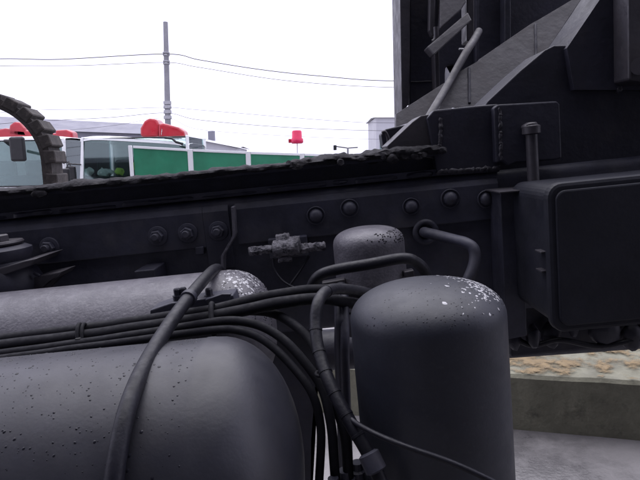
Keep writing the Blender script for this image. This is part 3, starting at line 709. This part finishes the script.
# ================================================================== BACKGROUND
# rubber track loop standing on end behind the chassis
ty = 3.55
def track():
    ctr = W(-12, 163, ty); Ro, th, wd_ = .42, .06, .23
    zc = ctr.z; gb = gz(ctr.x, ty)
    root = empty('rubber_track', (ctr.x, ty, gb), 'dark ribbed rubber crawler track loop standing on end beside white cab', 'crawler track', rz=math.radians(9))
    zb_ = Ro + .045 + .01; zt = zc - gb                    # lower and upper arc centres above ground
    path = []
    for k in range(0, 33): a = math.pi * k / 32; path.append((math.cos(a), math.sin(a), zt))
    for k in range(1, 12): path.append((-1, 0, zt + (zb_ - zt) * k / 12, 1))
    for k in range(0, 33): a = math.pi + math.pi * k / 32; path.append((math.cos(a), math.sin(a), zb_))
    for k in range(1, 12): path.append((1, 0, zb_ + (zt - zb_) * k / 12, 1))
    bm = bmesh.new(); rings = []
    for q in path:
        c_, s_, z_ = q[0], q[1], q[2]
        rings.append([bm.verts.new((r * c_, y, z_ + r * s_)) for r, y in ((Ro - th, -wd_ / 2), (Ro, -wd_ / 2), (Ro, wd_ / 2), (Ro - th, wd_ / 2))])
    for a, b in zip(rings, rings[1:] + rings[:1]):
        for j in range(4): bm.faces.new((a[j], a[(j + 1) % 4], b[(j + 1) % 4], b[j]))
    obj('belt', bm, 'track_rubber', root)
    me = None
    def cleat(c_, s_, z_):
        nonlocal me
        if me is None:
            bm = bmesh.new(); box(bm, -.044, .044, -wd_ / 2 - .006, wd_ / 2 + .006, -.04, .030)
            for v in bm.verts:
                if v.co.z > 0: v.co.x *= .86
            bmesh.ops.bevel(bm, geom=bm.edges[:], offset=.006, segments=1, affect='EDGES')
            bmesh.ops.recalc_face_normals(bm, faces=bm.faces[:]); me = bpy.data.meshes.new('cleat'); bm.to_mesh(me); bm.free(); me.materials.append(M['track_rubber'])
        o = obj('cleat', me, None, root, loc=(Ro * c_, 0, z_ + Ro * s_)); o.rotation_euler = (0, math.pi / 2 - math.atan2(s_, c_), 0)
    gme = None
    for k in range(13): a = math.pi * (k + .3) / 13; cleat(math.cos(a), math.sin(a), zt)
    for k in range(13): a = math.pi + math.pi * (k + .3) / 13; cleat(math.cos(a), math.sin(a), zb_)
    nn = max(1, int((zt - zb_) / .108))
    for s in (-1, 1):
        for k in range(1, nn): cleat(s, 0, zb_ + (zt - zb_) * k / nn)
    # guide blocks along the side edge
    for k in range(26):
        a = math.pi * (k + .5) / 26
        bm = None
    return root
track()

# white light trucks with red loader cranes
def light_truck(px_l, px_r, py_roof, Y, label, depth=1.6, yaw=0.0, boom=(), mirror=True, extras=True, roof_drop=0.0):
    a, b = W(px_l, py_roof, Y), W(px_r, py_roof, Y)
    wdt = b.x - a.x; gb = 0.0; H = a.z
    root = empty('light_truck', ((a.x + b.x) / 2, Y, gb), label, 'truck', 'white light trucks parked in the yard', rz=yaw)
    hw = wdt / 2; belt = H - .95
    # lower shell
    bm = bmesh.new(); box(bm, -hw, hw, 0, depth, .35, belt)
    obj('cab_body', bm, 'white_paint', root, bevel=.05)
    # roof
    bm = bmesh.new(); k = 10; rows = []
    for j, (yy, zz) in enumerate(((.16, H - .075), (.17, H - .03), (.22, H - .004), (.5, H + .012), (depth - .2, H + .01), (depth, H - .04), (depth, H - .075))):
        rows.append([bm.verts.new((-hw + .03 + (wdt - .06) * i / k, yy, zz - .05 * abs(2 * i / k - 1) ** 6 - roof_drop * i / k)) for i in range(k + 1)])
    for r1, r2 in zip(rows, rows[1:]):
        for i in range(k): bm.faces.new((r1[i], r1[i + 1], r2[i + 1], r2[i]))
    bm.faces.new(rows[0] + rows[-1][::-1])
    obj('cab_roof', bm, 'white_paint', root, smooth=True)
    for s in (-1, 1):
        for nm, y0, y1 in (('pillar', .0, .17), ('pillar', depth - .09, depth - .03)):
            bm = bmesh.new(); xx0 = s * (hw - .012); xx1 = s * (hw - .07)
            f = [Vector((xx0, y0, belt - .01)), Vector((xx1, y0, belt - .01)), Vector((xx1 - s * .02, y1, H - .05)), Vector((xx0 - s * .03, y1, H - .05))]
            poly_prism(bm, f, Vector((0, .07, 0))); obj(nm, bm, 'white_paint', root, bevel=.01)
    # panes
    def pane(nm, pts_, off, m='cab_glass'):
        bm = bmesh.new(); poly_prism(bm, [Vector(p) for p in pts_], Vector(off)); return obj(nm, bm, m, root)
    ws = pane('windscreen', [(-hw + .05, .03, belt - .005), (hw - .05, .03, belt - .005), (hw - .08, .19, H - .075), (-hw + .08, .19, H - .075)], (0, .006, 0))
    bm = bmesh.new(); e = [Vector(p) for p in ((-hw + .055, .022, belt), (hw - .055, .022, belt), (hw - .085, .180, H - .08), (-hw + .085, .180, H - .08), (-hw + .055, .022, belt))]
    sweep(bm, e, .014, 8, False); obj('gasket', bm, 'black_plastic', ws)
    for s in (-1, 1):
        pane('side_window', [(s * (hw - .03), .12, belt), (s * (hw - .03), depth - .12, belt), (s * (hw - .055), depth - .12, H - .075), (s * (hw - .055), .25, H - .075)], (s * .005, 0, 0))
    boxo('rear_wall', -hw + .02, hw - .02, depth - .03, depth - .005, belt - .02, H - .06, 'white_paint', root)
    boxo('dashboard', -hw + .08, hw - .08, .09, .42, belt - .12, belt + .2, 'black_plastic', root, .03)
    for x in (-hw * .55, 0, hw * .5):
        boxo('seat_back', x - .22, x + .22, depth - .45, depth - .3, belt - .3, belt + .5, 'grey_seat', root, .06)
    if mirror:
        for s in (-1, 1):
            bm = bmesh.new(); sweep(bm, [Vector((s * (hw - .05), .06, belt + .42)), Vector((s * (hw + .12), -.06, belt + .44)), Vector((s * (hw + .17), -.1, belt + .3))], .013, 8)
            o = obj('mirror_arm', bm, 'black_plastic', root, smooth=True)
            bm = bmesh.new(); box(bm, s * (hw + .17) - .09, s * (hw + .17) + .09, -.15, -.08, belt + .1, belt + .36); obj('mirror', bm, 'black_plastic', o, bevel=.025)
    # chassis, bed and wheels
    boxo('load_bed', -hw - .05, hw + .05, depth + .6, depth + 3.2, .75, .95, 'white_paint', root, .02)
    boxo('chassis', -.4, .4, .3, depth + 3.2, .5, .7, 'black_plastic', root)
    for s in (-1, 1):
        for yy in (.55, depth + 2.2):
            bm = bmesh.new(); lathe(bm, [(.2, -.1), (.34, -.1), (.37, -.06), (.37, .06), (.34, .1), (.2, .1)], 28, Vector((s * (hw - .14), yy, .37)), 'X'); obj('wheel', bm, 'tyre', root, smooth=True)
        boxo('headlight', s * (hw - .25) - .14, s * (hw - .25) + .14, -.012, .05, .62, .80, 'steel', root, .02)
    return root, H, hw, depth, belt
r1, H1, hw1, d1, be1 = light_truck(74, 188, 134, 9.6, 'white light truck with red loader crane, its windscreen partly behind green boards', roof_drop=.15)
r2, H2, hw2, d2, be2 = light_truck(-62, 62, 137.5, 10.4, 'white light truck with black mirror and red crane behind the crawler track loop')
o = boxo('mirror', *(lambda p: (p.x - .14, p.x + .14, p.y - .05, p.y + .03, p.z - .24, p.z + .2))(W(18, 148, 9.9) - r2.location), 'black_plastic', r2, .04)
bm = bmesh.new(); q = W(5, 141, 9.95) - r2.location; q2 = W(18, 141, 9.92) - r2.location; sweep(bm, [q + Vector((-.1, .3, -.05)), q, q2, q2 + Vector((0, 0, -.1))], .03, 8); obj('mirror_stay', bm, 'black_plastic', r2, smooth=True)
# bits behind the windscreen
def loc_pt(root, px, py, Y):
    return W(px, py, Y) - root.location
p = loc_pt(r1, 104, 170, 9.75); be1 = p.z - .15
ragged_strip('white_glove', p.x - .13, p.x + .16, .10, .26, be1 + .03, be1 + .17, .05, 'white_cloth', r1, step=.03, seed=9, zamp=.06)
ragged_strip('safety_vest', p.x + .45, p.x + .62, .25, .5, be1 + .03, be1 + .34, .05, 'vest_yellow', r1, step=.03, seed=19, zamp=.06)
ragged_strip('safety_vest', p.x + .1, p.x + .27, .32, .45, be1 + .03, be1 + .2, .04, 'vest_yellow', r1, step=.03, seed=29, zamp=.06)
ragged_strip('paper_sheaf', p.x - .42, p.x - .25, .25, .4, be1 + .02, be1 + .22, .03, 'white_cloth', r1, step=.04, seed=39, zamp=.03)
# wiper-like dark stay on the roof edge
bm = bmesh.new(); sweep(bm, [loc_pt(r1, *q) for q in ((165, 137.5, 9.68), (172, 138.5, 9.62), (176, 142, 9.6), (183, 144, 9.6))], .022, 8); obj('roof_stay', bm, 'black_plastic', r1, smooth=True)
# red loader cranes
def red_crane(root, pieces, Y, post_px, py_top):
    p0 = loc_pt(root, post_px, py_top, Y)
    boxo('crane_post', p0.x - .13, p0.x + .13, p0.y - .13, p0.y + .13, .7005, p0.z, 'red_paint', root, .03)
    for nm, pts_, th, m in pieces:
        bm = bmesh.new(); poly_prism(bm, [loc_pt(root, x, y, Y - .15) for x, y in pts_], Vector((0, th, 0)))
        obj(nm, bm, m, root, bevel=.04)
red_crane(r1, [('boom_head', [(140, 134), (140, 128), (144, 121), (149, 118), (156, 119), (159, 124), (158, 137), (141, 137)], .45, 'red_paint'),
               ('boom', [(158, 124), (163, 123), (178, 127), (184, 131), (185, 137), (158, 138)], .35, 'red_paint'),
               ('boom_bracket', [(160, 127), (162.5, 123), (164, 130), (163, 137), (159, 137)], .40, 'white_paint')], 11.45, 150, 132)
red_crane(r2, [('boom_head', [(8, 136), (9, 125), (14, 121.5), (19, 122), (24, 128), (28, 137)], .45, 'red_paint'),
               ('boom', [(-20, 140), (-18, 132), (5, 128), (32, 131), (34, 141)], .35, 'red_paint'),
               ('boom_tail', [(55, 140), (55, 130), (66, 129.5), (72, 132), (74, 145), (68, 150), (60, 150)], .3, 'red_paint'),
               ('boom_arm', [(30, 139), (31, 134), (57, 133), (57, 139)], .25, 'red_paint')], 12.25, 15, 132)

# green boards in a white frame
fpx = [(130, 145.5, 7.9, 175), (190, 149, 8.15, 178), (248, 151.5, 8.45, 178), (302, 153.3, 8.8, 178), (352, 155, 9.2, 178), (402, 156.8, 9.7, 178)]
p0 = W(fpx[0][0], fpx[0][1], fpx[0][2])
fence = empty('board_fence', (p0.x, p0.y, 0), 'row of green boards in a white metal frame before the white trucks', 'fence')
ctr = Vector((p0.x, p0.y, 0))
tops = [W(x, y, Y) - ctr for x, y, Y, _ in fpx]
def beam(nm, a, b, wx, wz, m, par, bev=.004):
    d = (b - a); d2 = Vector((d.x, d.y, 0)).normalized() if abs(d.z) < d.length * .95 else Vector((1, 0, 0)); nrm = Vector((-d2.y, d2.x, 0))
    u = Vector((0, 0, 1)) if abs(d.z) < d.length * .95 else d2
    bm = bmesh.new(); f = [a + nrm * wx + u * wz, a - nrm * wx + u * wz, a - nrm * wx - u * wz, a + nrm * wx - u * wz]
    poly_prism(bm, f, d); return obj(nm, bm, m, par, bevel=bev)
for i, t in enumerate(tops):
    beam('post', Vector((t.x, t.y, 0)), t + Vector((0, 0, -.0)), .022, .022 if i == 0 else .036, 'white_paint', fence)
for a, b in zip(tops, tops[1:]):
    dv = (b - a).normalized(); a2, b2 = a + dv * .04, b - dv * .04
    beam('top_rail', a2 + Vector((0, 0, -.018)), b2 + Vector((0, 0, -.018)), .018, .017, 'white_paint', fence)
    bh = .46 if a is tops[0] else .62
    beam('bottom_rail', a2 + Vector((0, 0, -bh - .07)), b2 + Vector((0, 0, -bh - .07)), .018, .018, 'white_paint', fence)
    bm = bmesh.new(); o_ = Vector((0, 0, -.037)); q_ = Vector((0, 0, -bh - .05))
    poly_prism(bm, [a2 + o_, b2 + o_, b2 + q_, a2 + q_], Vector((0, .012, 0))); obj('board', bm, 'green_board', fence)

# red lamp on a thin post, small mirror on a post
c = W(297, 138, 14.0)
lampo = empty('warning_lamp', (c.x, c.y, 0), 'small bright red warning lamp on a thin pale post behind the green boards', 'lamp')
obj('post', lathe(bmesh.new(), [(.012, 0), (.012, c.z - .14)], 10), 'pale_wall', lampo)
s = 14 / F
obj('lamp_body', lathe(bmesh.new(), [(.13, c.z - .14), (.16, c.z - .11), (.16, c.z - .03), (.13, c.z), (.125, c.z + .16), (.10, c.z + .19)], 20), 'red_lamp', lampo, smooth=True)
boxo('side_bracket', -.22, -.15, -.04, .04, c.z - .12, c.z - .02, 'red_paint', lampo, .01)
c = W(335, 147, 12.0)
mp = empty('mirror_post', (c.x, c.y, 0), 'small dark convex mirror on a thin arm above the green boards', 'mirror')
obj('post', lathe(bmesh.new(), [(.02, 0), (.02, c.z - .02)], 10, Vector((.28, 0, 0))), 'pole_concrete', mp)
boxo('mirror_head', -.035, .035, -.04, .04, c.z - .07, c.z + .04, 'black_plastic', mp, .01)
bm = bmesh.new(); sweep(bm, [Vector((.03, 0, c.z + .01)), Vector((.16, 0, c.z - .01)), Vector((.28, 0, c.z - .03)), Vector((.5, 0, c.z - .02))], .012, 8); obj('arm', bm, 'black_plastic', mp)

# utility poles and wires
YP = 32.0
def pole(px, py, label):
    t = W(px, py, YP); base = W(px + 2.5, 164, YP); 
    root = empty('utility_pole', (base.x, YP, 0), label, 'utility pole', 'utility poles of the overhead line')
    bm = bmesh.new(); a = Vector((0, 0, -.1)); b = Vector((t.x - base.x, 0, t.z)); sweep(bm, [a, a.lerp(b, .5), b], [.19, .165, .13], 16); obj('shaft', bm, 'pole_concrete', root, smooth=True)
    for py_ in (103, 107, 112, 117.5):
        zz = W(px, py_, YP).z; x = (t.x - base.x) * zz / t.z
        obj('steel_band', lathe(bmesh.new(), [(.15, -.1), (.23, -.09), (.23, .09), (.15, .1)], 14, Vector((x, 0, zz))), 'porcelain', root, smooth=True)
    for py_ in (54, 62.5):
        zz = W(px, py_, YP).z; x = (t.x - base.x) * zz / t.z
        obj('insulator', lathe(bmesh.new(), [(.05, -.12), (.2, -.1), (.2, -.04), (.14, 0), (.2, .04), (.2, .1), (.05, .12)], 14, Vector((x, 0, zz))), 'porcelain', root, smooth=True)
    return root
pole(165.5, 22, 'grey concrete utility pole rising behind the red crane of the white truck')
XL, XR = W(-330, 60, YP).x, W(800, 60, YP).x
for X, lab in ((XL, 'grey utility pole at the front end of the overhead line'), (XR, 'grey utility pole at the far end of the overhead line behind the crane')):
    px = 320 + X / YP * F
    pole(px, 26 if X < 0 else 20, lab)
wires = [('topmost overhead wire tied to the concrete pole, darkest of the line', .024, [(-330, 50), (-100, 62), (0, 58.8), (60, 59.3), (165, 54), (200, 60), (260, 69.5), (320, 76), (400, 81), (560, 78), (800, 55)]),
         ('second overhead wire, hung just below the topmost one', .015, [(-330, 60), (-100, 70), (0, 66), (80, 65.5), (165, 62.5), (200, 67.5), (290, 81), (400, 87.5), (560, 86), (800, 63)]),
         ('third overhead wire, upper of the lower thin pair', .011, [(-330, 104), (-100, 116), (40, 110), (100, 109.5), (165, 107.5), (200, 110), (330, 120.5), (400, 123), (560, 122), (800, 102)]),
         ('fourth overhead wire, lower of the lower thin pair', .014, [(-330, 118), (-100, 128), (40, 121), (110, 117.5), (166, 113), (200, 120), (290, 127.5), (400, 131), (560, 131), (800, 112)]),
         ('lowest and faintest overhead wire of the line', .008, [(-330, 126), (-100, 138), (40, 132), (110, 126), (166, 118), (200, 129.5), (300, 136.5), (400, 139.5), (560, 139), (800, 118)])]
for lab, r, pts_ in wires:
    path = catmull([W(x, y, YP - .16) for x, y in pts_], 8)
    tag(obj('overhead_wire', sweep(bmesh.new(), path, r, 6), 'wire_black'), lab, 'wire', 'overhead wires')

# far buildings
def shed(px0, py0, px1, py1, Y, depth, label, m_wall, m_roof, rise=0.0, nwin=6, eave=.78):
    a, b = W(px0, py0, Y), W(px1, py1, Y)
    root = empty('warehouse', ((a.x + b.x) / 2, Y, 0), label, 'building')
    hw = (b.x - a.x) / 2; h0, h1 = a.z, b.z
    bm = bmesh.new()
    poly_prism(bm, [Vector((-hw, 0, 0)), Vector((hw, 0, 0)), Vector((hw, 0, h1 * eave)), Vector((-hw, 0, h0 * eave))], Vector((0, depth, 0))); obj('wall', bm, m_wall, root)
    bm = bmesh.new()
    poly_prism(bm, [Vector((-hw - .4, -.5, h0 * eave + .002)), Vector((hw + .4, -.5, h1 * eave + .002)), Vector((hw + .4, depth * .3, h1)), Vector((-hw - .4, depth * .3, h0))], Vector((0, .3, 0)))
    obj('roof', bm, m_roof, root)
    bm = bmesh.new(); poly_prism(bm, [Vector((-hw - .4, depth * .3 + .31, h0 - .01)), Vector((hw + .4, depth * .3 + .31, h1 - .01)), Vector((hw + .4, depth + .5, h1 * eave)), Vector((-hw - .4, depth + .5, h0 * eave))], Vector((0, .3, 0))); obj('roof', bm, m_roof, root)
    for k in range(nwin):
        x = -hw + (k + .5) * 2 * hw / nwin; wq = hw / nwin * .5
        boxo('window', x - wq, x + wq, -.06, -.002, min(h0, h1) * .35, min(h0, h1) * .6, 'cab_glass', root)
    return root, hw
shed(-60, 111.5, 150, 123, 70, 14, 'long grey roofed warehouse far behind the white trucks', 'grey_roof', 'grey_roof')
r_, hw_ = shed(186, 133.5, 236, 146, 60, 9, 'small pale building with sloping roof beyond the green boards', 'pale_wall', 'pale_wall', nwin=3, eave=.93)
boxo('roof_vent', W(207, 132, 60).x - r_.location.x - .35, W(207, 132, 60).x - r_.location.x + .35, 2.2, 2.8, 3.4, W(207, 130, 60).z, 'grey_roof', r_)
shed(376, 116, 420, 116, 90, 14, 'pale block of a building far behind the crane column', 'pale_wall', 'pale_wall', nwin=3, eave=.97)

sc.render.engine = 'CYCLES'
sc.cycles.max_bounces = 8
